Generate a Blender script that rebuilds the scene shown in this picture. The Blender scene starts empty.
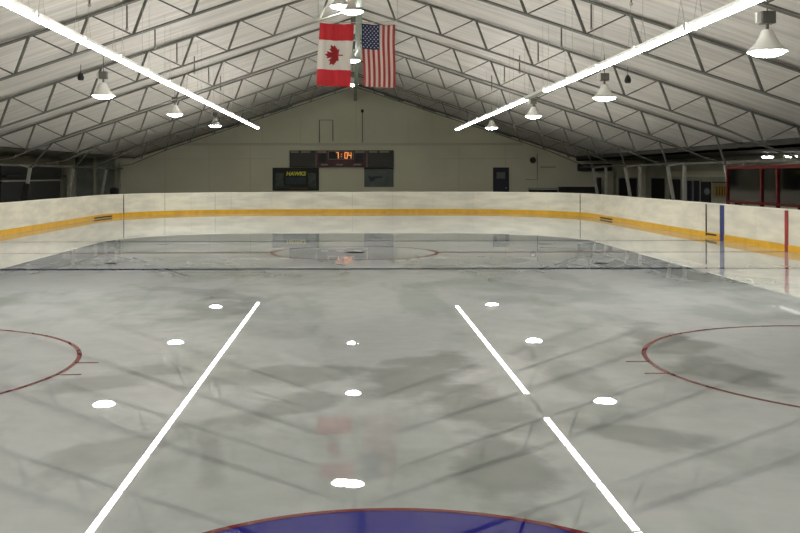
import bpy, bmesh, math, random
from mathutils import Vector, Matrix
random.seed(7)
SC = bpy.context.scene
COL = SC.collection
H = 2.2            # eye height above the ice, metres; many sizes below are in units of it
F = 940.0          # focal length in pixels of the 800 px wide frame
PX, PY = 352.0, 175.0
AX = 0.085*H       # centre axis of the hall

def at(x, y, Z):   # pixel + depth (metres) -> world point
    return Vector(((x-PX)*Z/F, Z, H + (PY-y)*Z/F))

# ------------------------------------------------------------------ materials
def new_mat(name):
    m = bpy.data.materials.new(name); m.use_nodes = True
    nt = m.node_tree
    return m, nt, nt.nodes['Principled BSDF']

def mat(name, col, rough=.5, metal=0, emit=None, estr=0, spec=.5, vary=0, vscale=3, bump=0, bscale=20, stretch=None, col2=None, trans=0):
    m, nt, b = new_mat(name)
    b.inputs['Base Color'].default_value = (*col, 1)
    b.inputs['Roughness'].default_value = rough
    b.inputs['Metallic'].default_value = metal
    b.inputs['Specular IOR Level'].default_value = spec
    b.inputs['Transmission Weight'].default_value = trans
    if emit:
        b.inputs['Emission Color'].default_value = (*emit, 1)
        b.inputs['Emission Strength'].default_value = estr
    if vary or bump:
        tc = nt.nodes.new('ShaderNodeTexCoord'); mp = nt.nodes.new('ShaderNodeMapping')
        nt.links.new(tc.outputs['Object'], mp.inputs['Vector'])
        if stretch: mp.inputs['Scale'].default_value = stretch
    if vary:
        n = nt.nodes.new('ShaderNodeTexNoise'); n.inputs['Scale'].default_value = vscale
        n.inputs['Detail'].default_value = 5
        nt.links.new(mp.outputs[0], n.inputs['Vector'])
        r = nt.nodes.new('ShaderNodeValToRGB')
        c2 = col2 or tuple(c*(1-vary) for c in col)
        r.color_ramp.elements[0].position = .35; r.color_ramp.elements[0].color = (*c2, 1)
        r.color_ramp.elements[1].position = .62; r.color_ramp.elements[1].color = (*col, 1)
        nt.links.new(n.outputs['Fac'], r.inputs[0]); nt.links.new(r.outputs[0], b.inputs['Base Color'])
    if bump:
        n2 = nt.nodes.new('ShaderNodeTexNoise'); n2.inputs['Scale'].default_value = bscale
        n2.inputs['Detail'].default_value = 4
        nt.links.new(mp.outputs[0], n2.inputs['Vector'])
        bp = nt.nodes.new('ShaderNodeBump'); bp.inputs['Strength'].default_value = bump
        bp.inputs['Distance'].default_value = .05
        nt.links.new(n2.outputs['Fac'], bp.inputs['Height']); nt.links.new(bp.outputs[0], b.inputs['Normal'])
    return m

STEEL = mat('painted_steel', (.12,.118,.10), .5, 0, vary=.2, vscale=4)
STEEL_L = mat('galvanised_steel', (.42,.42,.37), .45, .2, vary=.2, vscale=5)
FABRIC = mat('roof_fabric', (.70,.66,.61), .40, 0, vary=.28, vscale=1.0, bump=1.0, bscale=1.0, stretch=(.3,4.0,.3))
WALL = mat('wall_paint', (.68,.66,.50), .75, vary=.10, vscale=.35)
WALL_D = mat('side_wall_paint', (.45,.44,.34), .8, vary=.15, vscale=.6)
DARK = mat('black_paint', (.012,.012,.012), .6)
DARKG = mat('charcoal_vinyl', (.02,.022,.024), .55, vary=.3, vscale=2)
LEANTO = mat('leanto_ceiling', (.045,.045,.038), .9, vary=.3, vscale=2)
CONCRETE = mat('concrete', (.16,.155,.14), .8, vary=.2, vscale=2)
BOARD = mat('board_plastic', (.76,.72,.60), .32, vary=.12, vscale=.7, col2=(.60,.57,.49), stretch=(1,1,5))
YELLOW = mat('yellow_plastic', (.72,.40,.02), .35, vary=.15, vscale=3)
CAP = mat('cap_rail', (.78,.77,.68), .35)
BLUE = mat('blue_paint', (.012,.025,.16), .35)
RED = mat('red_paint', (.30,.02,.015), .4)
REDF = mat('dark_red_steel', (.075,.006,.005), .7, spec=.15)
WHITE = mat('white_enamel', (.75,.75,.70), .35)
GREY = mat('grey_panel', (.26,.28,.25), .6, vary=.2, vscale=1.5)
GREYL = mat('light_grey', (.36,.36,.31), .6)
TUBE = mat('tube_glow', (1,1,1), .5, emit=(1,.955,.91), estr=22)
LENS = mat('lamp_glow', (1,1,1), .5, emit=(.98,1,.90), estr=62)
LOWTUBE = mat('low_tube_glow', (1,1,1), .5, emit=(1,.97,.9), estr=30)

def glassmat():
    m, nt, b = new_mat('acrylic_pane')
    nt.nodes.remove(b)
    out = nt.nodes['Material Output']
    t = nt.nodes.new('ShaderNodeBsdfTransparent'); t.inputs[0].default_value = (.96,.96,.93,1)
    g = nt.nodes.new('ShaderNodeBsdfGlossy'); g.inputs['Roughness'].default_value = .05
    mx = nt.nodes.new('ShaderNodeMixShader'); fr = nt.nodes.new('ShaderNodeFresnel'); fr.inputs[0].default_value = 1.45
    nt.links.new(fr.outputs[0], mx.inputs[0]); nt.links.new(t.outputs[0], mx.inputs[1]); nt.links.new(g.outputs[0], mx.inputs[2])
    nt.links.new(mx.outputs[0], out.inputs[0])
    return m
GLASS = glassmat()

def icemat(name, paint=None, mixp=0):
    m, nt, b = new_mat(name)
    L = nt.links
    tc = nt.nodes.new('ShaderNodeTexCoord')
    def noise(scale, detail, stretch=(1,1,1), rot=0, rough=.55):
        mp = nt.nodes.new('ShaderNodeMapping'); mp.inputs['Scale'].default_value = stretch; mp.inputs['Rotation'].default_value = (0,0,rot)
        L.new(tc.outputs['Object'], mp.inputs['Vector'])
        n = nt.nodes.new('ShaderNodeTexNoise'); n.inputs['Scale'].default_value = scale; n.inputs['Detail'].default_value = detail
        n.inputs['Roughness'].default_value = rough
        L.new(mp.outputs[0], n.inputs['Vector']); return n.outputs['Fac']
    def ramp(f, p0, p1, c0, c1):
        r = nt.nodes.new('ShaderNodeValToRGB'); e = r.color_ramp.elements
        e[0].position = p0; e[1].position = p1; e[0].color = (*c0,1); e[1].color = (*c1,1)
        L.new(f, r.inputs[0]); return r.outputs[0]
    def mul(a, c):
        x = nt.nodes.new('ShaderNodeMix'); x.data_type = 'RGBA'; x.blend_type = 'MULTIPLY'; x.inputs[0].default_value = 1
        L.new(a, x.inputs[6]); L.new(c, x.inputs[7]); return x.outputs[2]
    if paint is None:
        # worn wet patches in the frosted surface, and resurfacer tracks
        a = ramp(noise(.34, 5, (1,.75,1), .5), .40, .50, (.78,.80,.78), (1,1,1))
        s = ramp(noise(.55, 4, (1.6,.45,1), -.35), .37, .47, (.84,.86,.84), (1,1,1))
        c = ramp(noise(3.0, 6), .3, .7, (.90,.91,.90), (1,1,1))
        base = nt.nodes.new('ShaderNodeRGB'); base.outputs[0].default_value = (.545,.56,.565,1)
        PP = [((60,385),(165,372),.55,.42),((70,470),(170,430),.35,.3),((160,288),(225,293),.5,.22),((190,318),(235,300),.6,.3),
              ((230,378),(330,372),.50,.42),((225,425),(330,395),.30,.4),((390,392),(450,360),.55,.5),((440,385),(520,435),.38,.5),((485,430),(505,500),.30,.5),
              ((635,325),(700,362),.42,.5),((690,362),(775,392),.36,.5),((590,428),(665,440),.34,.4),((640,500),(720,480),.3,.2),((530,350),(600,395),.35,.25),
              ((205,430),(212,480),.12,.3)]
        def math_(op, a_, b_=None, c_=None):
            n = nt.nodes.new('ShaderNodeMath'); n.operation = op
            for i_, v_ in enumerate((a_, b_, c_)):
                if v_ is None: continue
                if isinstance(v_, (int, float)): n.inputs[i_].default_value = v_
                else: L.new(v_, n.inputs[i_])
            return n.outputs[0]
        nz = nt.nodes.new('ShaderNodeTexNoise'); nz.inputs['Scale'].default_value = 1.1; nz.inputs['Detail'].default_value = 5
        L.new(tc.outputs['Object'], nz.inputs['Vector'])
        wob = nz.outputs['Fac']; total = None
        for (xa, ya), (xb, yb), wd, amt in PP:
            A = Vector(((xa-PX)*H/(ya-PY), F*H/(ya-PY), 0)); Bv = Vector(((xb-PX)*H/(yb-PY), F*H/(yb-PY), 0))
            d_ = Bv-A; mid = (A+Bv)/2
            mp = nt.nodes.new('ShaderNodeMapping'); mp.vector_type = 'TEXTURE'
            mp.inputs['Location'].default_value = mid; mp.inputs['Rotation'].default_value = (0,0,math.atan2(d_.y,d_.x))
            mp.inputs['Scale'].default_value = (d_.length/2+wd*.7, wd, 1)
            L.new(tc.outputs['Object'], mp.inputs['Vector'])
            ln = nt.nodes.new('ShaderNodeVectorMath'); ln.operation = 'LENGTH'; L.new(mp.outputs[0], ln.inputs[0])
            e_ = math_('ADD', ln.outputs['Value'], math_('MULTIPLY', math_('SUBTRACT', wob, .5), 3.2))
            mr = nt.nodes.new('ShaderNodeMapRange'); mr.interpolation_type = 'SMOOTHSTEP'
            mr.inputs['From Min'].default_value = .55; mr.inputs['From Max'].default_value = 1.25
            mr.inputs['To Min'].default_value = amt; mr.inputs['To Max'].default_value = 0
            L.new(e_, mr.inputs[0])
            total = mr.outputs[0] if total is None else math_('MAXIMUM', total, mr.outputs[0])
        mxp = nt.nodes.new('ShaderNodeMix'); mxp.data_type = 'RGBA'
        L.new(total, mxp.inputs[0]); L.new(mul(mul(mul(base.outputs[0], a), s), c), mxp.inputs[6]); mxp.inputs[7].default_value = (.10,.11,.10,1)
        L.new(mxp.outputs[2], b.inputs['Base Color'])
    else:
        c = ramp(noise(1.2, 6), .3, .7, tuple(p*.88 for p in paint), paint)
        L.new(c, b.inputs['Base Color'])
    b.inputs['IOR'].default_value = 1.45
    b.inputs['Specular IOR Level'].default_value = .5
    r = nt.nodes.new('ShaderNodeMapRange'); r.inputs['To Min'].default_value = .0; r.inputs['To Max'].default_value = .0
    L.new(noise(.6, 3), r.inputs[0]); L.new(r.outputs[0], b.inputs['Roughness'])
    bp = nt.nodes.new('ShaderNodeBump'); bp.inputs['Strength'].default_value = .03; bp.inputs['Distance'].default_value = .004
    L.new(noise(2.2, 2), bp.inputs['Height']); L.new(bp.outputs[0], b.inputs['Normal'])
    return m
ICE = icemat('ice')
ICE_RED = icemat('ice_red_paint', (.22,.025,.03))
ICE_BLUE = icemat('ice_blue_paint', (.035,.04,.11))
ICE_CREASE = icemat('ice_crease_paint', (.014,.012,.27))
ICE_DOT = icemat('ice_dark_dot', (.05,.035,.04))

# ------------------------------------------------------------------ mesh helpers
def box(bm, x0, x1, y0, y1, z0, z1, mi=0):
    v = [bm.verts.new(p) for p in ((x0,y0,z0),(x1,y0,z0),(x1,y1,z0),(x0,y1,z0),(x0,y0,z1),(x1,y0,z1),(x1,y1,z1),(x0,y1,z1))]
    for q in ((3,2,1,0),(4,5,6,7),(0,1,5,4),(1,2,6,5),(2,3,7,6),(3,0,4,7)):
        f = bm.faces.new([v[i] for i in q]); f.material_index = mi

def bar(bm, a, b, w, d=None, up=Vector((0,1,0)), mi=0):   # square bar from a to b
    a = Vector(a); b = Vector(b); d = d or w
    t = (b-a).normalized(); s = t.cross(up)
    if s.length < 1e-3: s = t.cross(Vector((1,0,0)))
    s.normalize(); u = s.cross(t).normalized()
    vs = []
    for p in (a, b):
        for i, j in ((-1,-1),(1,-1),(1,1),(-1,1)):
            vs.append(bm.verts.new(p + s*i*w/2 + u*j*d/2))
    for q in ((3,2,1,0),(4,5,6,7),(0,1,5,4),(1,2,6,5),(2,3,7,6),(3,0,4,7)):
        f = bm.faces.new([vs[i] for i in q]); f.material_index = mi

def tube(bm, pts, r, n=8):
    pts = [Vector(p) for p in pts]; rings = []
    for i, p in enumerate(pts):
        t = (pts[min(i+1,len(pts)-1)] - pts[max(i-1,0)]).normalized()
        s = t.cross(Vector((0,0,1)))
        if s.length < 1e-3: s = Vector((1,0,0))
        s.normalize(); u = t.cross(s)
        rings.append([bm.verts.new(p + (s*math.cos(2*math.pi*k/n) + u*math.sin(2*math.pi*k/n))*r) for k in range(n)])
    for a, b in zip(rings, rings[1:]):
        for k in range(n): bm.faces.new((a[k], a[(k+1)%n], b[(k+1)%n], b[k]))
    bm.faces.new(rings[0]); bm.faces.new(rings[-1])

def lathe(bm, prof, n=24, c=(0,0,0), close=False):
    rings = []
    for r, z in prof:
        if r < 1e-5: rings.append([bm.verts.new((c[0], c[1], c[2]+z))])
        else: rings.append([bm.verts.new((c[0]+r*math.cos(2*math.pi*k/n), c[1]+r*math.sin(2*math.pi*k/n), c[2]+z)) for k in range(n)])
    for a, b in zip(rings, rings[1:]):
        for k in range(n):
            if len(a) == 1: bm.faces.new((a[0], b[(k+1)%n], b[k]))
            elif len(b) == 1: bm.faces.new((a[k], a[(k+1)%n], b[0]))
            else: bm.faces.new((a[k], a[(k+1)%n], b[(k+1)%n], b[k]))

def obj(name, bm, m, parent=None, smooth=False, bevel=0):
    bmesh.ops.recalc_face_normals(bm, faces=bm.faces)
    me = bpy.data.meshes.new(name); bm.to_mesh(me); bm.free()
    for x in (m if isinstance(m, (list, tuple)) else [m]): me.materials.append(x)
    if smooth:
        for p in me.polygons: p.use_smooth = True
    o = bpy.data.objects.new(name, me); COL.objects.link(o)
    if parent: o.parent = parent
    if bevel:
        md = o.modifiers.new('bevel', 'BEVEL'); md.width = bevel; md.segments = 2
    return o

def B(): return bmesh.new()

def thing(name, label, cat, loc=(0,0,0), group=None):
    o = bpy.data.objects.new(name, None); COL.objects.link(o); o.location = loc
    o['label'] = label; o['category'] = cat
    if group: o['group'] = group
    o.empty_display_size = .2
    return o

def tag(o, label, cat, group=None, kind=None):
    o['label'] = label; o['category'] = cat
    if group: o['group'] = group
    if kind: o['kind'] = kind
    return o

def struct(name, bm, m, parent=None, label=None, smooth=False):
    o = obj(name, bm, m, parent, smooth)
    if not parent: o['kind'] = 'structure'
    if label: o['label'] = label
    return o

def dup(root, loc, label, group=None):
    r = root.copy(); COL.objects.link(r); r.location = loc; r['label'] = label
    if group: r['group'] = group
    for ch in list(root.children):
        c = ch.copy(); COL.objects.link(c); c.parent = r
        for g in list(ch.children):
            d = g.copy(); COL.objects.link(d); d.parent = c
    return r

# ------------------------------------------------------------------ hall shell
XL, XR = -5.85*H, 5.60*H          # inner faces of the rink boards
Y0, Y1 = .30*H, 25.0*H
RC = 7.4                          # corner radius
BH = .55*H                        # board height
ZB = 28.85*H                      # back wall
YF = -9.0                         # wall behind the viewer
RT = 2.80*H + H                   # top-chord height at the ridge
SL = .333                         # roof slope
SX = 9.0*H                        # side walls
EX = 6.80*H                       # eave of the fabric roof (from the axis)
CEIL = H + .42*H                  # lean-to ceiling, right
CEILL = H + .545*H                # and left

# outline of the rink
def outline(off=0.0, n=14):
    xl, xr, y0, y1, r = XL-off, XR+off, Y0-off, Y1+off, RC+off
    pts = []
    for cx, cy, a0 in ((xr-r, y1-r, 0), (xl+r, y1-r, 90), (xl+r, y0+r, 180), (xr-r, y0+r, 270)):
        for k in range(n+1):
            a = math.radians(a0 + 90*k/n); pts.append(Vector((cx+r*math.cos(a), cy+r*math.sin(a), 0)))
    return pts

bm = B(); vs = [bm.verts.new((p.x,p.y,0)) for p in outline(.03)]; bm.faces.new(vs)
ice = struct('floor', bm, ICE, label='wet grey sheet of rink ice with painted lines')
bm = B(); box(bm, -SX-.2, SX+.2, YF-.2, ZB+.3, -.30, -.02)
struct('floor', bm, CONCRETE, label='dark floor around the rink')

# painted markings (children of the ice)
ZP = .003
def strip(name, x0, x1, y, w, m, label=None):
    bm = B(); f = bm.faces.new([bm.verts.new(p) for p in ((x0,y-w/2,ZP),(x1,y-w/2,ZP),(x1,y+w/2,ZP),(x0,y+w/2,ZP))])
    o = obj(name, bm, m, ice)
    if label: o['label'] = label
    return o
def ringo(name, cx, cy, r, w, m, a0=0, a1=360, z=ZP, label=None):
    bm = B(); n = 96; a=[]; b=[]
    for k in range(n+1):
        t = math.radians(a0+(a1-a0)*k/n); c, s = math.cos(t), math.sin(t)
        a.append(bm.verts.new((cx+(r-w/2)*c, cy+(r-w/2)*s, z))); b.append(bm.verts.new((cx+(r+w/2)*c, cy+(r+w/2)*s, z)))
    for k in range(n): bm.faces.new((a[k], a[k+1], b[k+1], b[k]))
    o = obj(name, bm, m, ice)
    if label: o['label'] = label
    return o
def disc(name, cx, cy, r, m, z=ZP, a0=0, a1=360, label=None):
    bm = B(); n = 64
    vs = [bm.verts.new((cx+r*math.cos(math.radians(a0+(a1-a0)*k/n)), cy+r*math.sin(math.radians(a0+(a1-a0)*k/n)), z)) for k in range(n+(0 if a1-a0==360 else 1))]
    bm.faces.new(vs); o = obj(name, bm, m, ice)
    if label: o['label'] = label
    return o
YC = 12.13*H
strip('blue_line', XL, XR, 10.0*H, .30, ICE_BLUE, 'near blue line across the ice')
strip('blue_line', XL, XR, 14.24*H, .30, ICE_BLUE, 'far blue line across the ice')
CR = 1.06*H; CX = .03*H
strip('center_red_line', XL, CX-CR, YC, .24, ICE_RED, 'left half of the thin red centre line')
strip('center_red_line', CX+CR, XR, YC, .24, ICE_RED, 'right half of the thin red centre line')
ringo('center_circle', CX, YC, CR, .11, ICE_RED, label='dark centre circle with the red line stopping at its edge')
disc('center_spot', CX+.0*H, YC, .30, ICE_DOT, label='dark spot in the middle of the centre circle')
for x, y in ((-2.75,10.7),(2.79,10.55),(-2.74,13.65),(2.78,13.55)):
    disc('faceoff_dot', x*H, y*H, .16, ICE_DOT)
for s, cx in ((-1,-2.76),(1,2.865)):
    ringo('faceoff_circle', cx*H, 4.9*H, 1.285*H, .055, ICE_RED, label='red end-zone faceoff circle at the %s edge of the ice' % ('left' if s<0 else 'right'))
    disc('faceoff_dot', cx*H, 4.9*H, .25, ICE_RED)
    for y in (4.72, 5.02):
        dx = math.sqrt(1.285**2-(y-4.9)**2)
        x1 = cx - s*dx
        strip('hash_mark', min(x1, x1-s*.125)*H, max(x1, x1-s*.125)*H, y*H, .045, ICE_RED)
CRX, CRY, CRR = .115*H, 1.976*H, .83*H
disc('goal_crease', CRX, CRY, CRR, ICE_CREASE, a0=0, a1=180, label='blue painted goal crease')
ringo('crease_line', CRX, CRY, CRR, .05, ICE_RED, 0, 180, z=ZP+.002, label='thin red line around the blue crease')
strip('goal_line', XL+3, XR-3, CRY, .05, ICE_RED)
ringo('far_crease_line', .12*H, 23.72*H, CRR, .05, ICE_RED, 180, 360, label='thin red arc of the far goal crease')

# walls
def apexz(x, extra=0): return RT - SL*abs(x-AX) + extra
bm = B()
def gable(y0, y1):
    pts = [(-SX,-.3),(SX,-.3),(SX,CEIL+.1),(AX+EX+.3,CEIL+.1),(AX+EX,apexz(AX+EX)+.05),(AX,RT+.05),(AX-EX,apexz(AX+EX)+.05),(AX-EX-.3,CEILL+.1),(-SX,CEILL+.1)]
    a = [bm.verts.new((x,y0,z)) for x,z in pts]; b = [bm.verts.new((x,y1,z)) for x,z in pts]
    bm.faces.new(a); bm.faces.new(b)
    for i in range(len(pts)): bm.faces.new((a[i],a[(i+1)%len(pts)],b[(i+1)%len(pts)],b[i]))
gable(ZB, ZB+.25); struct('wall_back', bm, WALL, label='pale gable end wall of the hall')
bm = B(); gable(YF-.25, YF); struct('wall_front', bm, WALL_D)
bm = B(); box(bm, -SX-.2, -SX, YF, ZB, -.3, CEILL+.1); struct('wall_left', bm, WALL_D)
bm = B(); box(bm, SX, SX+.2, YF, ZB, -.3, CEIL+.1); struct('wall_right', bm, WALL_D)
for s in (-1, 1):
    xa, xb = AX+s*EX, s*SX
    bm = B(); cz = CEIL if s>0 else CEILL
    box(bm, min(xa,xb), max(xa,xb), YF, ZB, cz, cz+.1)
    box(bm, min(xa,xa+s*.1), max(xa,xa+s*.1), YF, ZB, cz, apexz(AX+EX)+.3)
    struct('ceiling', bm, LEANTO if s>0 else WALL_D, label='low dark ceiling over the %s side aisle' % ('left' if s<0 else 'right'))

bm = B()
for s in (-1,1): bar(bm, (AX, ZB-.08, RT-.02), (AX+s*EX, ZB-.08, RT-SL*EX-.02), .10, .14)
for s, x0, x1 in ((-1,1.9,2.6),(-1,3.2,3.9),(1,.9,1.5),(1,1.9,2.5),(1,4.2,4.8)): bar(bm, (AX+s*x0*H,ZB-.14,RT-SL*x0*H-.10),(AX+s*x1*H,ZB-.14,RT-SL*x1*H-.10),.08,.12)
struct('trim_7', bm, STEEL, label='dark rafter edge along the top of the far gable wall')
# sagging fabric roof
bm = B(); TS = 3.05*H; TY = [13.6*H + k*TS for k in range(-2, 6)]; TY = TY[:-1]
nx = 14; ny = int((ZB-YF)/.28)
rows = []
rnd = [random.uniform(-1,1) for _ in range(ny+1)]
for j in range(ny+1):
    y = YF + (ZB-YF)*j/ny; row = []
    ph = ((y-13.6*H)/TS) % 1.0
    for i in range(-nx, nx+1):
        x = AX + EX*i/nx
        tp = 1-abs(i/nx)**5
        z = apexz(x) + .06 + tp*(.10*abs(math.sin(math.pi*ph)) + .022*math.sin(y*2.9+.25*x) + .020*rnd[j]*math.cos(x*.5+j))
        row.append(bm.verts.new((x,y,z)))
    rows.append(row)
for j in range(ny):
    for i in range(2*nx): bm.faces.new((rows[j][i],rows[j][i+1],rows[j+1][i+1],rows[j+1][i]))
struct('ceiling', bm, FABRIC, label='off-white sagging insulation fabric under the roof', smooth=True)

# ------------------------------------------------------------------ roof trusses
NS = .664*H
top0 = 1.05*H
def tchord(x, side): return RT - SL*x            # x measured from axis, >=0
DEP = .38*H
KZ = H+.17*H; KXS = {-1:6.83*H, 1:6.53*H}; KX = 6.6*H
def bz(x):                                       # bottom chord height
    return RT - SL*x - DEP
def make_truss():
    t = thing('roof_truss', '', 'truss')
    for s in (-1, 1):
        KX = KXS[s]
        P = lambda x, z: (s*x, 0, z)
        bm = B()
        for o in (-.055, .055):
            bar(bm, (s*.0,o,RT), (s*(KX+.3*H)*1.0,o,RT-SL*(KX+.3*H)), .035, .085)
        obj('top_chord', bm, STEEL, t)
        bm = B()
        xs = [0, 5.3*H, 5.95*H]; ptsb = [(0,bz(0)), (5.3*H,bz(5.3*H)), (6.1*H,bz(6.1*H)-.07*H), (KX,KZ)]
        for a, b in zip(ptsb, ptsb[1:]):
            for o in (-.055,.055): bar(bm, (s*a[0],o,a[1]), (s*b[0],o,b[1]), .035, .09)
        obj('bottom_chord', bm, STEEL, t)
        k = -1
        while True:
            x = top0 + NS*k
            if x > 6.45*H: break
            zt = RT - SL*x
            last = x > 6.0*H
            if last: xb, zb_ = KX, KZ
            else: xb = x+.16*H; zb_ = bz(xb)
            bm = B(); bar(bm, (s*x,0,zt), (s*xb,0,zb_), .062, .062); obj('strut', bm, STEEL, t)
            xi = x+.16*H-NS
            if xi > 0:
                bm = B(); bar(bm, (s*(x-.05*H),0,zt), (s*xi,0,bz(xi)), .035, .035); obj('diagonal', bm, STEEL, t)
            k += 1
        bm = B(); bar(bm, (s*KX,0,KZ), (s*(KX+.20*H),0,-.02), .14, .11); bar(bm, (s*(KX+.20*H)-.15,0,-.01), (s*(KX+.20*H)+.15,0,-.01), .24, .02)
        obj('leg', bm, STEEL_L, t)
        bm = B()
        bar(bm, (s*KX,0,KZ), (s*(7.05 if s<0 else 6.9)*H,0,H+.225*H), .05, .06)
        obj('eave_brace', bm, STEEL_L, t)
    bm = B(); box(bm, -.22, .22, -.07, .07, RT-.30, RT-.02); box(bm, -.18,.18,-.07,.07, bz(0)-.05, bz(0)+.16)
    obj('ridge_plate', bm, STEEL, t)
    return t
ords = ['eighth','seventh','sixth','fifth','fourth','third','second','last']
names = ['open-web grey steel roof truss nearest the viewer, above the near ice',
 'steel roof truss crossing above the near end of the light strips, next after the nearest',
 'steel roof truss directly behind the two hanging flags',
 'steel roof truss next behind the one at the flags',
 'open-web steel roof truss third from the far gable wall',
 'open-web steel roof truss second from the far gable wall',
 'open-web steel roof truss nearest the far gable wall',
 'steel roof truss lying flat against the far gable wall']
names[1] = 'steel roof truss just in front of the two hanging flags'
proto = make_truss(); proto.location = (AX, TY[0], 0)
proto['label'] = names[0]; proto['group'] = 'roof trusses'
for k in range(1, len(TY)): dup(proto, (AX, TY[k], 0), names[k])

# ridge beam and longitudinal eave beams, posts
bm = B(); box(bm, AX-.02, AX+.10, 10, ZB-.25, bz(0)-.32, bz(0)-.06)
box(bm, AX-.06, AX+.14, 10, ZB-.25, bz(0)-.34, bz(0)-.32)
tag(obj('ridge_beam', bm, mat('green_grey_steel', (.16,.19,.14), .5)), 'long green-grey beam running under the ridge behind the flags', 'beam')
for s, nm in ((-1,'left'),(1,'right')):
    bm = B(); bx = AX+s*(7.12 if s<0 else 6.88)*H; box(bm, bx-.05, bx+.05, 20, ZB-.05, H+.20*H, H+.245*H)
    tag(obj('eave_beam', bm, STEEL), 'grey steel beam running along the top of the %s aisle' % nm, 'beam')
def post(x, y, ztop, label, group=None):
    t = thing('support_post', label, 'post', (x, y, -.02), group)
    bm = B(); box(bm, -.07,.07,-.07,.07, .012, ztop); obj('shaft', bm, STEEL_L, t)
    bm = B(); box(bm, -.15,.15,-.15,.15, 0, .015); obj('base_plate', bm, STEEL_L, t)
    bm = B(); box(bm, -.12,.12,-.12,.12, ztop, ztop+.02); obj('cap_plate', bm, STEEL_L, t)
PT = H+.20*H-.021
for (px, k, lab) in ((745,3,'light grey steel post seen through the red-framed glass'),(684,4,'light grey steel post between the two slanting truss legs on the right'),(641,5,'light grey steel post on the right, left of the slanting leg, by dark openings'),(606,6,'light grey steel post on the right closest to the far wall')):
    post(AX+6.88*H, TY[k], PT, lab)
post(at(119.5,0,ZB-.5).x, ZB-.5, CEIL-.05, 'pale post at the left end of the far wall')

# ------------------------------------------------------------------ dasher boards
pl = outline(0, 24); pl.append(pl[0].copy())
cum = [0]
for a, b in zip(pl, pl[1:]): cum.append(cum[-1]+(b-a).length)
TOT = cum[-1]
def pos(s):
    s = s % TOT
    for i in range(len(pl)-1):
        if s <= cum[i+1] or i == len(pl)-2:
            L_ = cum[i+1]-cum[i]
            f = (s-cum[i])/L_ if L_ > 1e-9 else 0
            p = pl[i].lerp(pl[i+1], f); t = (pl[i+1]-pl[i]).normalized() if L_ > 1e-9 else Vector((1,0,0))
            return p, Vector((t.y, -t.x, 0))     # outward normal (ccw path)
def sweep(bm, s0, s1, o0, o1, z0, z1, mi=0):
    n = max(1, int((s1-s0)/.45)); prev = None
    for k in range(n+1):
        p, nn = pos(s0+(s1-s0)*k/n)
        q = [bm.verts.new((p.x+nn.x*o, p.y+nn.y*o, z)) for o, z in ((o0,z0),(o1,z0),(o1,z1),(o0,z1))]
        if prev:
            for i in range(4):
                f = bm.faces.new((prev[i],prev[(i+1)%4],q[(i+1)%4],q[i])); f.material_index = mi
        else: bm.faces.new(q).material_index = mi
        prev = q
    bm.faces.new(prev).material_index = mi
def sat(x=None, y=None, right=True):             # arc length at a straight side position
    best = None
    for i in range(4000):
        s = TOT*i/4000; p, _ = pos(s)
        d = (p-Vector((x,y,0))).length
        if best is None or d < best[0]: best = (d, s)
    return best[1]
dash = thing('dasher_boards', 'white rink boards with yellow kick strip ringing the whole ice sheet', 'rink boards')
KH = .20
gate_a = sat(XR, 14.34*H); gate_b = sat(XR, 14.87*H)
NP = 62; step = TOT/NP
for k in range(NP):
    bm = B(); sweep(bm, k*step+.0035, (k+1)*step-.0035, .012, .06, KH, BH-.04)
    obj('board_panel', bm, BOARD, dash)
bm = B(); sweep(bm, 0, TOT, 0, .06, -.02, KH); k_ = obj('kick_strip', bm, YELLOW, dash); k_['label'] = 'yellow kick strip'
bm = B(); sweep(bm, 0, TOT, -.005, .11, BH-.04, BH); obj('cap_rail', bm, CAP, dash)
bm = B(); sweep(bm, 0, TOT, .07, .10, -.02, BH-.04); obj('backing', bm, DARK, dash)
for y, m, lab, w in ((14.24*H, BLUE, 'blue stripe on the right boards', .34), (12.13*H, RED, 'red stripe on the right boards', .20)):
    for X in (XR, XL):
        s = sat(X, y); bm = B(); sweep(bm, s-w/2, s+w/2, -.004, .012, .0, BH-.045)
        obj('line_stripe', bm, m, dash)
def pix_s(px, X):                                # arc position of a board spot seen at pixel column px
    best = None
    for i in range(3000):
        s = TOT*i/3000; p, _ = pos(s)
        if p.y < 8: continue
        x = PX + p.x/p.y*F
        d = abs(x-px) + (0 if (p.x>0) == (px>PX) else 1000)
        if best is None or d < best[0]: best = (d, s)
    return best[1]
# gates: dark jamb lines and thresholds
s = gate_b; bm = B(); sweep(bm, s-.03, s+.05, -.006, .02, KH*.3, BH-.05); obj('gate_gap', bm, DARK, dash)
bm = B(); sweep(bm, min(gate_a,gate_b)+.25, max(gate_a,gate_b), -.012, .02, .10, .16); obj('gate_threshold', bm, DARK, dash)
for a_, b_ in ((94,112),(600,612)):
    s0, s1 = sorted((pix_s(a_,0), pix_s(b_,0)))
    bm = B(); sweep(bm, s0, s1, -.012, .02, .03, .10); obj('gate_threshold', bm, DARK, dash)
for px in (123.5, 580):
    s = pix_s(px,0); bm = B(); sweep(bm, s-.025, s+.025, -.004, .02, .0, BH-.045); obj('panel_seam', bm, DARKG, dash)
for px in (165, 215):
    s = pix_s(px,0); bm = B(); sweep(bm, s-.012, s+.012, -.004, .02, KH, BH-.045); obj('panel_seam', bm, GREYL, dash)

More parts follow.
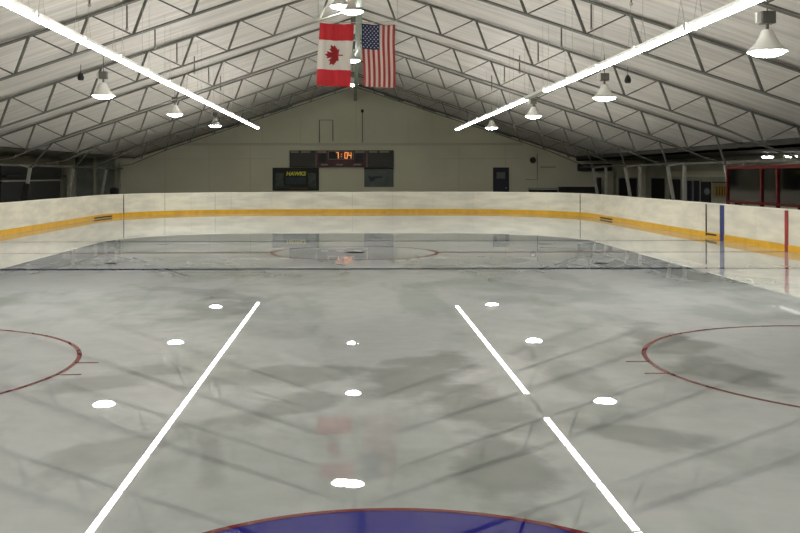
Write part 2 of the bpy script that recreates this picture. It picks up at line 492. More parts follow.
# ------------------------------------------------------------------ fluorescent strips
PIT = 1.25*H; FL = PIT-.06
def make_strip(lit=True):
    t = thing('strip_light', '', 'strip light')
    bm = B(); box(bm, -.05,.05, 0, FL, .055, .12)
    for e in (0, FL-.02): box(bm, -.08,.08, e, e+.02, .0, .13)
    v = None
    obj('housing', bm, WHITE, t)
    bm = B()
    for x in (-.04, .04): tube(bm, ((x,.03,.02),(x,FL-.03,.02)), .026, 8)
    obj('tube', bm, TUBE if lit else GREYL, t)
    for y in (.35, FL-.35):
        bm = B(); z = apexz(AX+2.4*H)-(H+1.12*H)-.05
        tube(bm, ((0,y,.55),(0,y,z)), .0035, 4)
        tube(bm, ((0,y-.18,.13),(0,y,.55)), .0035, 4); tube(bm, ((0,y+.18,.13),(0,y,.55)), .0035, 4)
        obj('hanger_wire', bm, STEEL_L, t)
    return t
pl_ = make_strip(); pu = make_strip(False)
used = False
def nth(n): return ['first','second','third','fourth','fifth','sixth','seventh','eighth','ninth','tenth','eleventh','twelfth','thirteenth','fourteenth','fifteenth','sixteenth','seventeenth'][n]
ends = [11.75+1.25*k for k in range(-5, 8)]
for i, z in enumerate(ends):
    n = nth(len(ends)-1-i)
    loc = (2.42*H, z*H, H+1.03*H)
    if abs(z-11.75) < .01:
        pu.location = loc; pu['label'] = 'unlit fluorescent strip light leaving the dark gap in the right-hand row'; pu['group'] = 'right row of strip lights'
        continue
    lab = 'glowing strip light, %s from the far end of the right-hand row' % n
    if not used:
        pl_.location = loc; pl_['label'] = 'glowing strip light at the near end of the right-hand row'; pl_['group'] = 'right row of strip lights'; used = True
    else: dup(pl_, loc, lab, 'right row of strip lights')
N = 15  # nearest units run on out of view, added to brighten near ice and roof
for i in range(N):
    z = 23.3 - 1.25*(i+1)
    dup(pl_, (-2.33*H, z*H - (.32 if i else 0), H+1.15*H), 'glowing strip light, %s from the far end of the left-hand row' % nth(i), 'left row of strip lights')

# ------------------------------------------------------------------ high bay lamps
def make_bay(drop):
    t = thing('high_bay_lamp', '', 'lamp')
    bm = B(); lathe(bm, [(.06,.40),(.10,.38),(.13,.29),(.20,.16),(.33,.03),(.345,0),(.335,0),(.31,.03),(.19,.155),(.12,.28),(0,.30)], 28)
    rf_ = obj('reflector', bm, WHITE, t, smooth=True)
    bm = B(); lathe(bm, [(0,-.09),(.14,-.08),(.25,-.045),(.315,.005),(0,.025)], 28); obj('lens', bm, LENS, rf_, smooth=True)
    bm = B(); box(bm, -.12,.12,-.09,.09,.50,.72); tube(bm, ((0,0,.40),(0,0,.52)), .03, 8); bb_ = obj('ballast_box', bm, STEEL, t, bevel=.01)
    bm = B(); box(bm, -.20,-.12,-.04,.04,.52,.70); obj('junction_box', bm, WHITE, bb_)
    bm = B(); tube(bm, ((0,0,.72),(0,0,drop)), .012, 6); obj('hanger_rod', bm, STEEL, t)
    return t
side_drop = apexz(AX+3.38*H) - (H+1.1*H)
bay = make_bay(side_drop)
first = True
def place(root, state, loc, lab, grp):
    if not state[0]:
        root.location = loc; root['label'] = lab; root['group'] = grp; state[0] = True
    else: dup(root, loc, lab, grp)
st = [False]
G = 'high bay lamps of the side rows'
for z, hc, w in ((12.5,1.03,'nearest whole bell of the right row'),(17.4,1.09,'middle lamp of the right row'),(22.6,1.14,'far lamp of the right row'),(7.6,1.0,'largest and nearest one on the right'),(2.4,1.05,'added out of view to brighten the near right ice')):  # last entry hangs out of view, added to brighten the near end
    place(bay, st, (3.36*H, z*H, H+hc*H-.03), 'bell-shaped high bay lamp, '+w, G)
for z, hc, w in ((12.6,1.08,'nearest of the left row seen under the roof'),(17.7,1.16,'middle lamp of the left row'),(22.9,1.22,'farthest lamp of the left row'),(7.5,1.05,'unseen, carrying the left row on for brightness'),(2.4,1.05,'added out of view to brighten the near left ice')):  # last two are outside the frame, put in for more light nearby
    place(bay, st, (-3.33*H, z*H, H+hc*H-.03), 'bell-shaped high bay lamp, '+w, G)
bay2 = make_bay(RT - (H+2.26*H) + .1); st2 = [False]
for z, hc, w in ((12.9,2.24,'above the two flags'),(18.1,2.20,'seen between the two flags'),(24.1,2.31,'lowest beside the flags, nearest the gable'),(7.6,2.24,'unseen, added to brighten the near ice'),(2.4,2.24,'unseen, added to brighten the crease end')):  # last two are unseen extras that light the near ice and roof
    place(bay2, st2, (AX-.16-(0 if z>15 else 0), z*H, H+hc*H), 'white high bay lamp under the ridge, '+w, 'high bay lamps under the ridge')
dup(bay2, (-.16*H, 13.5*H, H+2.42*H), 'white lamp just left of the ridge lamp above the flags', 'high bay lamps under the ridge')

# short pipe drops under the fabric
pd = None
for s in (-1, 1):
    k = 0
    for z in [9.2+1.53*i for i in range(7)]:
        x = AX+s*2.65*H; zt = apexz(x)
        lab = 'short dark pipe drop, %s from the near end on the %s roof slope' % (nth(k), 'left' if s<0 else 'right')
        if pd is None:
            pd = thing('pipe_drop', lab, 'pipe', (x, z*H, zt), 'short pipe drops under the roof')
            bm = B(); tube(bm, ((0,0,.05),(0,0,-.52)), .022, 8); obj('pipe', bm, STEEL, pd)
            bm = B(); lathe(bm, [(0,-.60),(.04,-.57),(.035,-.52),(0,-.52)], 10); obj('sprinkler_head', bm, STEEL_L, pd)
        else: dup(pd, (x, z*H, zt), lab)
        k += 1
# small dark fittings near the lamps
sp = None
for px, py, side in ((81,77,'left'),(628,81,'right')):
    p = at(px, py, 12.9*H)
    lab = 'small dark loudspeaker hanging beside the nearest %s-row lamp' % side
    if sp is None:
        sp = thing('ceiling_speaker', lab, 'speaker', p, 'small hanging speakers')
        bm = B(); lathe(bm, [(0,-.09),(.08,-.08),(.10,0),(.07,.10),(.03,.16),(0,.16)], 16); obj('speaker_body', bm, DARK, sp, smooth=True)
        bm = B(); tube(bm, ((0,0,.15),(0,0,apexz(p.x)-p.z-.02)), .01, 6); obj('hanger_rod', bm, STEEL, sp)
    else: dup(sp, p, lab)

# ------------------------------------------------------------------ flags
RED_C = mat('flag_red', (.55,.02,.03), .8, bump=.2, bscale=3)
RED_L = mat('leaf_red', (.32,.012,.018), .8)
WHT_C = mat('flag_white', (.70,.66,.60), .8, bump=.2, bscale=3)
RED_U = mat('stripe_red', (.33,.035,.03), .8)
WHT_U = mat('stripe_white', (.66,.52,.47), .8)
BLU_U = mat('canton_blue', (.02,.028,.085), .8)
STAR = mat('star_white', (.60,.62,.66), .8)
FZ = 12.25*H
def flag_fn(x0t, x1t, x0b, x1b, yt, yb, seed):
    tl, tr, bl, br = at(x0t,yt,FZ), at(x1t,yt+1.2,FZ), at(x0b,yb-1.5,FZ), at(x1b,yb,FZ)
    def f(u, v, off=0):
        a = tl.lerp(tr, u); b = bl.lerp(br, u); p = a.lerp(b, v)
        w = .035*math.sin(u*13+seed+v*1.6)*(0.35+v) + .02*math.sin(u*27+seed*2-v*2.2)
        sag = .03*math.sin(math.pi*u)*(1-v)
        return Vector((p.x + .01*math.sin(v*6+seed), p.y + w - off, p.z - sag))
    return f
def cloth(name, f, nu, nv, cell, mats, parent):
    bm = B(); g = [[bm.verts.new(f(i/nu, j/nv)) for i in range(nu+1)] for j in range(nv+1)]
    for j in range(nv):
        for i in range(nu):
            q = bm.faces.new((g[j][i],g[j][i+1],g[j+1][i+1],g[j+1][i])); q.material_index = cell(i, j)
    o = obj(name, bm, mats, parent, smooth=True)
    md = o.modifiers.new('thick', 'SOLIDIFY'); md.thickness = .004; md.offset = 1
    return o
f = flag_fn(319.8, 354, 316.5, 350.5, 22.5, 87, 1.0)
cf = thing('canadian_flag', 'red and white flag with a red maple leaf, hanging sideways from the rope', 'flag', at(337,87,FZ))
def under(parent, o): o.parent = parent; o.matrix_parent_inverse = Matrix.Translation(parent.location).inverted()
o = cloth('cloth', f, 36, 64, lambda i,j: 0 if (j < 17 or j >= 47) else 1, [RED_C, WHT_C], None); under(cf, o)
LEAF = [(0,1.0),(.10,.80),(.22,.86),(.17,.50),(.36,.66),(.42,.56),(.62,.60),(.56,.40),(.66,.33),(.38,.10),(.42,-.02),(.05,.03),(.06,-.32)]
LEAF = [(0,1.0),(.11,.79),(.24,.86),(.17,.47),(.38,.69),(.43,.57),(.66,.61),(.59,.39),(.68,.32),(.36,.06),(.41,-.07),(.04,-.02),(.04,-.36)]
pts = LEAF + [(-x,y) for x,y in reversed(LEAF) if x > 0]
def drape(name, polys, f, off, m, parent, cut=.05):
    bm = B()
    for poly in polys:
        vs = [bm.verts.new((u,v,0)) for u,v in poly]; bm.faces.new(vs)
    bmesh.ops.triangulate(bm, faces=bm.faces[:])
    if cut:
        for a in range(1,20):
            for n_, c_ in (((1,0,0),(a*.05,0,0)),((0,1,0),(0,a*.05,0))):
                bmesh.ops.bisect_plane(bm, geom=bm.verts[:]+bm.edges[:]+bm.faces[:], plane_co=c_, plane_no=n_)
    for v in bm.verts: v.co = f(v.co.x, v.co.y, off)
    o = obj(name, bm, m, None); under(parent, o)
    md = o.modifiers.new('thick', 'SOLIDIFY'); md.thickness = .012; md.offset = 0
    return o
# tip points left, stem right
sc = .56; asp = (34.0/64.0)
lf = [(.60 - y*sc*.70*1.0, .50 + x*sc*.72*asp*1.12) for x, y in pts]
drape('maple_leaf', [lf], f, .010, RED_L, o)
f2 = flag_fn(362, 395.5, 363.5, 395.5, 23.5, 88, 3.1)
uf = thing('american_flag', 'stars and stripes flag hanging sideways beside the maple leaf flag', 'flag', at(379,88,FZ))
o = cloth('cloth', f2, 39, 60, lambda i,j: 2 if (i < 21 and j < 24) else (i//3)%2, [RED_U, WHT_U, BLU_U], None); under(uf, o)
stars = []
for r in range(9):            # rotated canton: nine columns become rows when hung
    n_ = 11
for r in range(11):
    for c in range(9):
        if (r+c) % 2: continue
        cu = (c+1)/10*(21/39); cv = (r+1)/12*.40
        poly = []
        for k in range(10):
            a = math.pi/5*k; rr = (.0235 if k%2==0 else .010)
            poly.append((cu+rr*math.sin(a), cv-rr*math.cos(a)*.52))
        stars.append(poly)
drape('stars', stars, f2, .010, STAR, o, cut=0)
# rope and clips
bm = B()
tube(bm, [at(318+ (398-318)*k/16, 21.3+1.3*math.sin(math.pi*k/16)-(.6 if k in (0,16) else 0), FZ) for k in range(17)], .012, 6)
o = obj('flag_rope', bm, mat('rope', (.45,.42,.34), .8)); tag(o, 'pale rope from which the two flags hang', 'rope')
for px in (318.5, 357, 397.5):
    p = at(px, 21.2, FZ); q = Vector((p.x, p.y, apexz(p.x)+.02))
    bm = B(); tube(bm, (p, q), .008, 5); h_ = obj('rope_cord', bm, STEEL_L); h_.parent = o

# ------------------------------------------------------------------ things on the far wall
def wallbox(x0, x1, y0, y1, depth=.12, Z=None, back=0):
    Z = Z or ZB
    a = at(x0, y1, Z-back-depth); b = at(x1, y0, Z-back-depth)
    return a.x, b.x, Z-back-depth, Z-back, a.z, b.z
def wb(bm, x0, x1, y0, y1, depth=.12, Z=None, back=.002): box(bm, *wallbox(x0,x1,y0,y1,depth,Z,back))
# scoreboard
sb = thing('scoreboard', 'wide dark red scoreboard with lit orange digits on the far wall', 'scoreboard', at(342,167.5,ZB-.2))
SBM = mat('scoreboard_face', (.085,.014,.020), .5, vary=.4, vscale=2)
SBD = mat('scoreboard_dark', (.018,.016,.013), .5)
TRIMW = mat('dull_trim', (.25,.22,.17), .6)
LED = mat('led_orange', (.9,.4,.1), .5, emit=(1,.42,.12), estr=.45)
for x0, x1, lab in ((289.5,315.6,'left wing'),(316.4,366.6,'centre section'),(367.4,393.8,'right wing')):
    bm = B(); wb(bm, x0, x1, 150.3, 167.2, .2); q_ = obj('scoreboard_section', bm, SBM if lab[0]=='c' else SBD); under(sb, q_)
    if lab[0]=='c': CENTRE = q_
for x in (316, 367):
    bm = B(); wb(bm, x-.3, x+.3, 150.2, 167.3, .22); under(sb, obj('divider', bm, TRIMW))
bm = B()
for x0, x1 in ((290.5,298.5),(301,310.5),(317.5,326.5),(355,365),(369,377.5),(379.5,389)): wb(bm, x0, x1, 150.9, 152.8, .215)
for x0, x1 in ((321,328),(336,343),(353.5,361)): wb(bm, x0, x1, 163.9, 165.3, .215)
under(sb, obj('caption_strip', bm, TRIMW))
bm = B()
for a in ((328,353.5,151.2,151.6),(328,353.5,158.9,159.4),(328,328.5,151.2,159.4),(353,353.5,151.2,159.4)): wb(bm, *a, .225)
under(CENTRE, obj('clock_frame', bm, TRIMW))
for x0, x1, y0, y1 in ((329,337.4,151.8,158.8),(344.6,353,151.8,158.8),(318.5,326,154,162.5),(355.5,363.5,154,162.5),(299.6,300.2,150.5,167),(381.7,382.3,150.5,167)):
    bm = B(); wb(bm, x0, x1, y0, y1, .21); under(sb, obj('digit_window', bm, DARK if x1-x0>1 else SBM))
SEG = {'a':((0,0),(1,0)),'b':((1,0),(1,.5)),'c':((1,.5),(1,1)),'d':((0,1),(1,1)),'e':((0,.5),(0,1)),'f':((0,0),(0,.5)),'g':((0,.5),(1,.5))}
def digit(ch, x0, y0, w, h):
    segs = {'7':'abc','1':'bc','0':'abcdef','4':'fgbc'}[ch]; bm = B()
    for s_ in segs:
        (ax_,ay),(bx_,by) = SEG[s_]
        xa, xb = sorted((x0+ax_*w, x0+bx_*w)); ya, yb = sorted((y0+ay*h, y0+by*h))
        wb(bm, xa-.28, xb+.28, ya-.28, yb+.28, .24)
    o = obj('digit', bm, LED); o['label'] = 'lit orange digit'; under(CENTRE, o)
digit('7', 336.3, 152.6, 2.0, 5.6); digit('0', 344.9, 152.6, 2.4, 5.6); digit('4', 348.8, 152.6, 2.3, 5.6)
bm = B(); wb(bm, 341.2,341.8,153.8,154.5,.24); wb(bm, 341.2,341.8,156.2,156.9,.24); under(CENTRE, obj('colon', bm, LED))

# text helper: block letters as real curves
def text(s, p, size, m, parent, name='lettering', shear=0):
    c = bpy.data.curves.new(name, 'FONT'); c.body = s; c.size = size; c.extrude = .006; c.align_x = 'CENTER'; c.align_y = 'CENTER'; c.shear = shear; c.offset = .014
    o = bpy.data.objects.new(name, c); COL.objects.link(o)
    o.rotation_euler = (math.pi/2,0,0); o.location = p; c.materials.append(m)
    bpy.context.view_layer.update()
    me = bpy.data.meshes.new_from_object(o.evaluated_get(bpy.context.evaluated_depsgraph_get()))
    mo = bpy.data.objects.new(name, me); mw = o.matrix_world.copy(); COL.objects.link(mo)
    bpy.data.objects.remove(o)
    me.transform(mw)
    if not me.materials: me.materials.append(m)
    under(parent, mo); return mo

bn = thing('banner', 'black-framed team banner with yellow lettering hanging left under the scoreboard', 'banner', at(296,190.5,ZB-.08), 'wall banners')
bm = B(); wb(bm, 272.5, 319, 167.6, 190.6, .05); under(bn, obj('banner_sheet', bm, mat('banner_black', (.018,.022,.016), .7, vary=.3, vscale=3)))
GP = mat('banner_print', (.085,.10,.085), .7, vary=.5, vscale=4); GB = mat('banner_blue_print', (.05,.06,.075), .7, vary=.3, vscale=3)
bm = B()
for a in ((275.5,283.5,173,186.5),(308,316,173,186.5)):
    wb(bm, *a, .058); under(bn, obj('printed_figure', bm, GP)); bm = B()
for a in ((275,291,187.3,188),(308,317,187.3,188),(275,291,185.4,186)): wb(bm, *a, .06)
under(bn, obj('printed_stripe', bm, GP))
bm = B(); wb(bm, 285.5, 306, 177, 184.2, .06); under(bn, obj('printed_picture', bm, GB))
bm = B(); 
for x in range(9): wb(bm, 291+x*1.9, 292.2+x*1.9, 187.2, 189.4, .06)
for x in range(6): wb(bm, 290+x*1.9, 291+x*1.9, 169.4, 170.2, .06)
under(bn, obj('small_marks', bm, mat('banner_rust', (.12,.06,.035), .7)))
text('HAWKS', at(295.8,173.8,ZB-.075), .37, mat('banner_yellow', (.75,.75,.08), .6), bn, shear=.2)
bn2 = thing('banner', 'grey-blue banner with dark bird mark hanging right under the scoreboard', 'banner', at(378,187,ZB-.08), 'wall banners')
bm = B(); wb(bm, 364.2, 393.5, 167.8, 187, .05); under(bn2, obj('banner_sheet', bm, mat('banner_grey', (.13,.15,.135), .7, vary=.25, vscale=2)))
bm = B(); wb(bm, 364, 393.7, 167.4, 169.3, .07); under(bn2, obj('top_rail', bm, DARK))
bm = B()
poly = [(368,175.5),(371,177),(374,176.2),(382,176.4),(383,177.4),(376,178.6),(373.5,181),(371.5,181.4),(369.5,180)]
bm.faces.new([bm.verts.new(at(x,y,ZB-.062)) for x,y in poly]); under(bn2, obj('bird_mark', bm, mat('banner_navy', (.035,.045,.065), .7)))

# door with notice
d = thing('door_1', 'dark blue door with a paper notice in the far wall', 'door'); d['kind'] = 'structure'
del d['category']
bm = B(); wb(bm, 494.2, 508.0, 168.8, 207, .06); lf_ = obj('door_leaf', bm, mat('door_navy', (.014,.017,.04), .5), d)
bm = B()
for a in ((493.2,494.2,167.8,207.2),(508,509,167.8,207.2),(494.2,508,167.8,168.8)): wb(bm, *a, .10)
obj('door_frame', bm, DARK, d)
bm = B(); wb(bm, 496.6, 505.2, 172.6, 179, .075); obj('notice', bm, mat('notice_paper', (.17,.17,.16), .7), lf_)
bm = B(); wb(bm, 505.6, 506.8, 188, 188.8, .14); obj('door_handle', bm, STEEL_L, lf_)

# wall trims, seams and conduits
bm = B(); wb(bm, 125, 300, 142.6, 145.2, .07); wb(bm, 300, 523, 143.0, 145.6, .07); struct('trim_1', bm, mat('ledge', (.52,.50,.39), .7), label='long horizontal ledge across the far wall')
SEAM = mat('wall_seam', (.53,.51,.39), .8)
bm = B()
for x in (165,209,250,458.5,505,537): wb(bm, x, x+.5, 146, 195, .012)
for x in (235,262,300.5,356,408,432): wb(bm, x, x+.45, 118 if x not in (356,) else 95, 142, .012)
wb(bm, 430, 523, 158.6, 159.1, .012); wb(bm, 125, 272, 158.2, 158.7, .012)
struct('trim_2', bm, SEAM, label='thin panel seams on the far wall')
c1 = thing('conduit', 'thin rectangular conduit loop above the scoreboard', 'conduit', at(326,142,ZB-.05))
bm = B(); zc = ZB-.05
tube(bm, (at(319.5,142.5,zc), at(319.5,120,zc), at(333,120,zc), at(333,141,zc)), .035, 6); under(c1, obj('pipe_run', bm, STEEL))
c2 = thing('conduit', 'single vertical conduit with a small box on top, below the flags', 'conduit', at(362.5,142,ZB-.05))
bm = B(); tube(bm, (at(362.5,142.5,zc), at(362.5,111,zc)), .028, 6); under(c2, obj('pipe_run', bm, STEEL))
bm = B(); wb(bm, 361.2, 363.8, 109.5, 112.5, .1); under(c2, obj('junction_box', bm, DARK))
c3 = thing('conduit', 'thin conduit dropping right of the round wall vent', 'conduit', at(537,178,ZB-.05))
bm = B(); tube(bm, (at(537.3,154,zc), at(537.3,180,zc), at(526,180,zc)), .022, 6); tube(bm, (at(540,167.5,zc), at(556,167.5,zc)), .022, 6); under(c3, obj('pipe_run', bm, STEEL))
# round vent
v = thing('wall_vent', 'small round dark vent high on the right of the far wall', 'vent', at(533,160.5,ZB-.1))
p = at(533,160.5,ZB-.14)
bm = B(); lathe(bm, [(0,.0),(.17,.0),(.20,.02),(.20,.12),(0,.12)], 20)
bmesh.ops.transform(bm, matrix=Matrix.Translation(p) @ Matrix.Rotation(math.radians(-90),4,'X'), verts=bm.verts); under(v, obj('vent_ring', bm, DARK))
bm = B()
for k in range(-2,3): box(bm, p.x-.15,p.x+.15,p.y-.02,p.y, p.z+k*.06-.008, p.z+k*.06+.008)
under(v, obj('louvre', bm, STEEL))
# gable roof-line break pieces on back wall
# low dark equipment by the far wall, right
eq = thing('bench', 'long low black bench with grey seat slab against the far wall', 'bench', (0,0,0))
Z = ZB-1.2
bm = B(); a = at(530,188.4,Z); b = at(559,190.4,Z); box(bm, a.x, b.x, Z, Z+.6, b.z, a.z); obj('seat_slab', bm, GREYL, eq, bevel=.01)
bm = B(); a = at(529,190.4,Z)
for px in (531,544,557):
    q = at(px,0,Z).x; box(bm, q-.05,q+.05,Z+.05,Z+.55,-.02,a.z)
box(bm, at(530,0,Z).x, at(558,0,Z).x, Z+.1, Z+.5, a.z-.45, a.z); obj('bench_frame', bm, DARK, eq)
ca = thing('equipment_case', 'long black lidded case against the far wall, right of the grey bench', 'case', (0,0,0))
bm = B(); a = at(561,187.5,Z); b = at(597,0,Z); box(bm, a.x, b.x, Z, Z+.8, -.02, a.z-.10); obj('case_body', bm, DARKG, ca, bevel=.03)
bm = B(); box(bm, a.x-.03, b.x+.03, Z-.03, Z+.83, a.z-.09, a.z); obj('case_lid', bm, DARK, ca, bevel=.02)
cb = thing('standing_speaker', 'narrow black upright cabinet standing at the right end of the black case', 'speaker', (0,0,0))
bm = B(); a = at(598,178,Z); b = at(601.5,0,Z); box(bm, a.x, b.x, Z, Z+.4, -.02, a.z); obj('cabinet_body', bm, DARK, cb, bevel=.02)
bm = B(); box(bm, a.x+.03, b.x-.03, Z-.02, Z, .3, a.z-.06); obj('grille', bm, DARKG, cb)
# header and pillar at back-right corner
bm = B(); wb(bm, 579, 612, 164.5, 171.5, .5, None, .01); tag(obj('header_box', bm, DARK), 'black boxed-in header high at the right end of the far wall', 'header')
bm = B(); wb(bm, 606.5, 613.5, 171.5, 208, .35); struct('trim_3', bm, WALL)

# ------------------------------------------------------------------ openings of the aisles
def opening(n, x0, x1, y0, label, m=DARK, z=ZB):
    d = thing('door_%d' % n, label, 'door'); d['kind'] = 'structure'; del d['category']
    bm = B(); wb(bm, x0, x1, y0, 208, .05); obj('door_leaf', bm, m, d)
    bm = B()
    for a in ((x0-.9,x0,y0-1,208),(x1,x1+.9,y0-1,208),(x0,x1,y0-1,y0)): wb(bm, *a, .09)
    obj('door_frame', bm, GREYL, d)
opening(2, 619, 637, 179, 'dark doorway at the right end of the far wall')
opening(3, 77, 93, 155, 'tall grey door at the left end of the far wall', GREY)
opening(4, 97.5, 114, 156, 'grey door beside the pale post at the left of the far wall', GREY)
bm = B(); wb(bm, 66, 75, 150, 208, .25); struct('trim_4', bm, mat('cream_column', (.55,.53,.42), .7))
# right side wall items: sx position from image column on plane x = SX
def zcol(px, X): return X*F/(px-PX)
def swall(bm, px0, px1, y0, y1, X=SX-.002, d=.06):
    za, zb = zcol(px0,X), zcol(px1,X)
    zm = (za+zb)/2
    h1, h0 = H+(PY-y0)*zm/F, H+(PY-y1)*zm/F
    s = 1 if X > 0 else -1
    box(bm, min(X, X-s*d), max(X, X-s*d), min(za,zb), max(za,zb), max(h0,-.02), h1)
def sideopen(n, px0, px1, y0, label, m=DARK):
    d = thing('door_%d' % n, label, 'door'); d['kind'] = 'structure'; del d['category']
    bm = B(); swall(bm, px0, px1, y0, 300, d=.05); obj('door_leaf', bm, m, d)
    bm = B(); e = .8
    swall(bm, px0-e, px0, y0-1, 300, d=.09); swall(bm, px1, px1+e, y0-1, 300, d=.09); swall(bm, px0, px1, y0-1, y0, d=.09); obj('door_frame', bm, GREYL, d)
sideopen(5, 652, 666, 179, 'dark doorway in the right wall nearest the far corner')
sideopen(6, 671, 682, 180, 'dark doorway in the right wall beside the steel post')
NAVYG = mat('door_dark_blue', (.012,.015,.035), .4)
sideopen(7, 688, 693.3, 181.5, 'dark blue door leaf left of the pale strips', NAVYG)
sideopen(8, 694.5, 701, 181.5, 'dark blue door leaf between the pale strips', NAVYG)
po = thing('poster', 'dark poster with pale round emblem on the right wall', 'poster', (0,0,0))
bm = B(); swall(bm, 702.5, 711, 182.5, 203, d=.10); obj('poster_sheet', bm, DARKG, po)
zc_ = zcol(706.8, SX-.12); p = Vector((SX-.115, zc_, H+(PY-192.3)*zc_/F))
bm = B(); bm.faces.new([bm.verts.new((p.x, p.y+.42*math.cos(a*math.pi/12), p.z+.19*math.sin(a*math.pi/12))) for a in range(24)]); obj('emblem', bm, mat('emblem_grey', (.22,.25,.27), .6), po)
sg = thing('banner', 'yellow and dark striped banner hanging on the right wall beside the red-framed glass', 'banner', (0,0,0), 'wall banners')
bm = B(); swall(bm, 713.5, 728, 183.5, 199, d=.05); obj('banner_sheet', bm, mat('sign_cream', (.30,.27,.17), .6), sg)
bm = B(); swall(bm, 715.8, 728, 186.8, 197, d=.058); obj('yellow_field', bm, mat('sign_yellow', (.36,.22,.03), .6), sg)
bm = B()
for x in (717.5, 720.3, 723, 725.6): swall(bm, x, x+.8, 187.5, 196.4, d=.066)
obj('dark_stroke', bm, DARK, sg)
bm = B(); swall(bm, 713.3, 728.2, 182.6, 183.6, d=.08); obj('top_rail', bm, DARK, sg)
bm = B(); swall(bm, 667, 735, 172, 177.5, d=.03); struct('trim_5', bm, WALL, label='paler band above the right side doorways')
# cabinet seen through the glass
cab = thing('tall_cabinet', 'tall dark cabinet seen through the red-framed glass, left of the steel post', 'cabinet', (0,0,0))
Zc = 20.6*H
a = at(733,179,Zc); b = at(742,0,Zc)
bm = B(); box(bm, a.x, b.x, Zc, Zc+.7, -.02, a.z); obj('cabinet_body', bm, DARK, cab, bevel=.02)
bm = B(); box(bm, a.x-.09, a.x-.01, Zc+.1, Zc+.6, -.02, a.z-.1); box(bm, b.x+.01, b.x+.09, Zc+.1, Zc+.6, -.02, a.z-.35); obj('side_panel', bm, GREYL, cab)
nb = thing('notice_board', 'pale grey board on the right wall seen through the red-framed glass', 'notice board', (0,0,0))
bm = B(); swall(bm, 749, 762, 183.5, 189.5, d=.04); obj('board_face', bm, GREYL, nb)

# red-framed screen behind the right boards
XS = 6.10*H
sc_ = thing('penalty_box_screen', 'red steel frame with clear panes standing just behind the right boards', 'screen', (XS, 0, 0))
zt = H+.135*H
ys = [zcol(728,XS), zcol(762,XS), zcol(778,XS), zcol(812,XS), zcol(850,XS)]
for y in ys:
    bm = B(); box(bm, -.05,.05, y-.05,y+.05, -.02, zt-.12); obj('frame_post', bm, REDF, sc_)
bm = B(); box(bm, -.05,.05, ys[-1]-.05, ys[0]+.05, zt-.12, zt); obj('top_rail', bm, REDF, sc_)
bm = B(); box(bm, -.05,.05, ys[-1]-.05, ys[0]+.05, BH-.02, BH+.06); obj('bottom_rail', bm, REDF, sc_)
bm = B(); box(bm, .06,2.6, ys[0]-.04, ys[0]+.04, zt-.12, zt); box(bm, 2.5,2.6,ys[0]-.05,ys[0]+.05,-.02,zt-.12); obj('return_frame', bm, REDF, sc_)
for a, b in zip(ys, ys[1:]):
    bm = B(); box(bm, -.006,.006, b+.05, a-.05, BH+.06, zt-.12); obj('pane', bm, GLASS, sc_)
bm = B(); box(bm, .02,.10, ys[0]+.08, ys[0]+.20, -.02, zt-.14); q = obj('edge_post', bm, mat('cream_post', (.42,.36,.26), .6), sc_); q['label'] = 'cream edge post'

# low lights under the right aisle ceiling
lw = None
for x0, x1, lab in ((761.5,773,'left one of the two small lit tubes under the right aisle ceiling'),(776.5,789,'right one of the two small lit tubes under the right aisle ceiling')):
    Zl = 18.6*H; a = at(x0,158.2,Zl); b = at(x1,0,Zl); L_ = b.x-a.x
    if lw is None:
        lw = thing('aisle_light', lab, 'light', (a.x, Zl, a.z), 'aisle tube lights')
        bm = B(); box(bm, 0, L_, -.08, .08, .03, .09); tube(bm, ((L_/2,0,.09),(L_/2,0,CEIL-a.z-.001)), .02, 6); obj('housing', bm, WHITE, lw)
        bm = B(); tube(bm, ((.02,-.05,.01),(L_-.02,-.05,.01)), .035, 8); obj('tube', bm, LOWTUBE, lw)
    else: dup(lw, (a.x, Zl-.8, a.z), lab)

# ------------------------------------------------------------------ left aisle
sh = thing('bench_shelter', 'black covered team bench with a grey rail beside the slanting padded truss leg', 'shelter', (0,0,0))
Xs0, Xs1 = -8.7*H, -7.75*H
ya, yb = 20.8*H, 7.85*H*F/(PX-58)
bm = B(); box(bm, Xs0, Xs1, ya, yb, H-.10*H, H+.27*H); obj('canopy', bm, DARKG, sh, bevel=.03)
bm = B(); box(bm, Xs1, Xs1+.25, ya, yb+.15, H-.04*H, H+.02*H); obj('canopy_lip', bm, DARK, sh, bevel=.02)
bm = B(); box(bm, Xs0, Xs1-.05, ya, yb-.1, -.02, H-.14*H); obj('lower_wall', bm, DARKG, sh)
bm = B(); box(bm, Xs1-.05, Xs1-.02, ya+.2, yb-.2, H-.135*H, H-.105*H); obj('rail', bm, STEEL_L, sh)
# pale lattice behind shelter on the left wall
bm = B(); box(bm, -SX, -SX+.04, 18*H, ZB-.1, H+.02*H, H+.50*H); struct('trim_6', bm, WALL)
lt = thing('lattice_screen', 'pale wire lattice screen between the black shelter and the cream column', 'lattice', (0,0,0))
Zl = ZB-.4
bm = B(); x0, x1 = at(58.5,0,Zl).x, at(66,0,Zl).x
for k in range(4): q = x0+(x1-x0)*k/3; tube(bm, ((q,Zl,-.02),(q,Zl,H+.6)), .015, 5)
for k in range(8): z_ = .3+k*.34; tube(bm, ((x0,Zl,z_),(x1,Zl,z_)), .012, 5)
obj('wire_grid', bm, STEEL_L, lt)
bm = B()
for q in (x0-.03, x1+.03): box(bm, q-.03,q+.03,Zl-.03,Zl+.03,-.02,H+.7)
obj('frame', bm, STEEL_L, lt)
pdn = thing('leg_padding', 'black padding wrapped round the slanting truss leg by the black bench shelter', 'padding', (0,0,0))
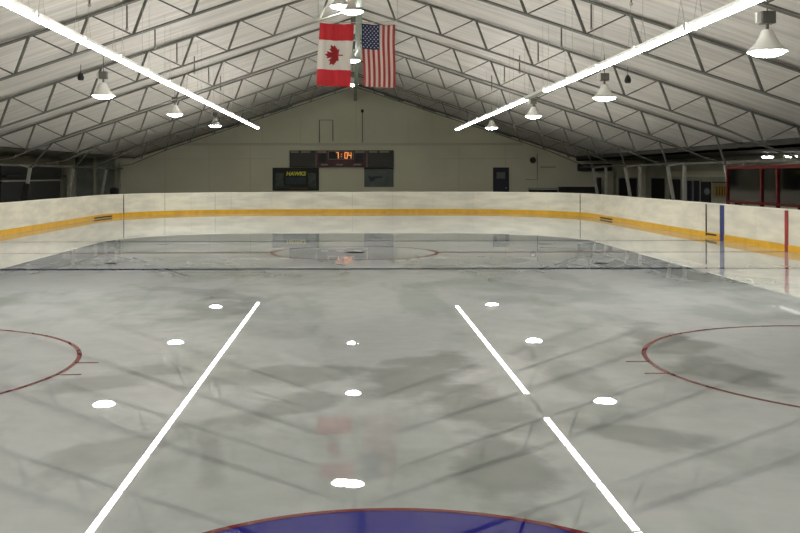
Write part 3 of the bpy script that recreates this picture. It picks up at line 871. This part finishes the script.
t_ = TY[4]; fr = lambda z: AX-(6.83*H+.20*H*(KZ-z)/(KZ+.02))
bm = B(); bar(bm, (fr(.1),t_,.1), (fr(1.85),t_,1.85), .30, .26); obj('pad_sleeve', bm, DARK, pdn, bevel=.03)
bm = B()
for z_ in (.6, 1.2): bar(bm, (fr(z_-.03),t_,z_-.03), (fr(z_+.03),t_,z_+.03), .315, .275)
obj('strap', bm, DARKG, pdn)
bag = thing('equipment_bag', 'small dark bag standing behind the far boards near the pale post', 'bag', (0,0,0))
Zg = Y1+2.2; a = at(109.5,187.6,Zg); b = at(117,0,Zg)
bm = B(); box(bm, a.x, b.x, Zg, Zg+.45, -.02, a.z); bag_ = obj('bag_body', bm, DARK, bag, bevel=.08)
bm = B(); m_ = (a.x+b.x)/2; tube(bm, ((m_-.12,Zg+.22,a.z-.02),(m_-.08,Zg+.22,a.z+.06),(m_+.08,Zg+.22,a.z+.06),(m_+.12,Zg+.22,a.z-.02)), .015, 6); obj('strap', bm, DARKG, bag)

# ------------------------------------------------------------------ world, camera, view
w = bpy.data.worlds.new('World'); SC.world = w; w.use_nodes = True
w.node_tree.nodes['Background'].inputs[0].default_value = (.02,.02,.02,1)
cam = bpy.data.cameras.new('camera'); co = bpy.data.objects.new('camera', cam); COL.objects.link(co)
cam.sensor_width = 36; cam.lens = 36*F/800; cam.shift_x = (400-PX)/800; cam.shift_y = -(266.5-PY)/800
cam.clip_end = 300; cam.clip_start = .05
co.location = (0,0,H); co.rotation_euler = (math.pi/2, math.radians(.13), 0)
SC.camera = co
vs_ = SC.view_settings; vs_.view_transform = 'Standard'; vs_.look = 'None'; vs_.gamma = 1; vs_.exposure = 1.15; vs_.use_curve_mapping = False
SC.cycles.denoising_input_passes = 'RGB_ALBEDO_NORMAL'
SC.cycles.denoising_prefilter = 'ACCURATE'
SC.cycles.caustics_reflective = False; SC.cycles.caustics_refractive = False
SC.cycles.use_adaptive_sampling = False
SC.cycles.sample_clamp_indirect = 4
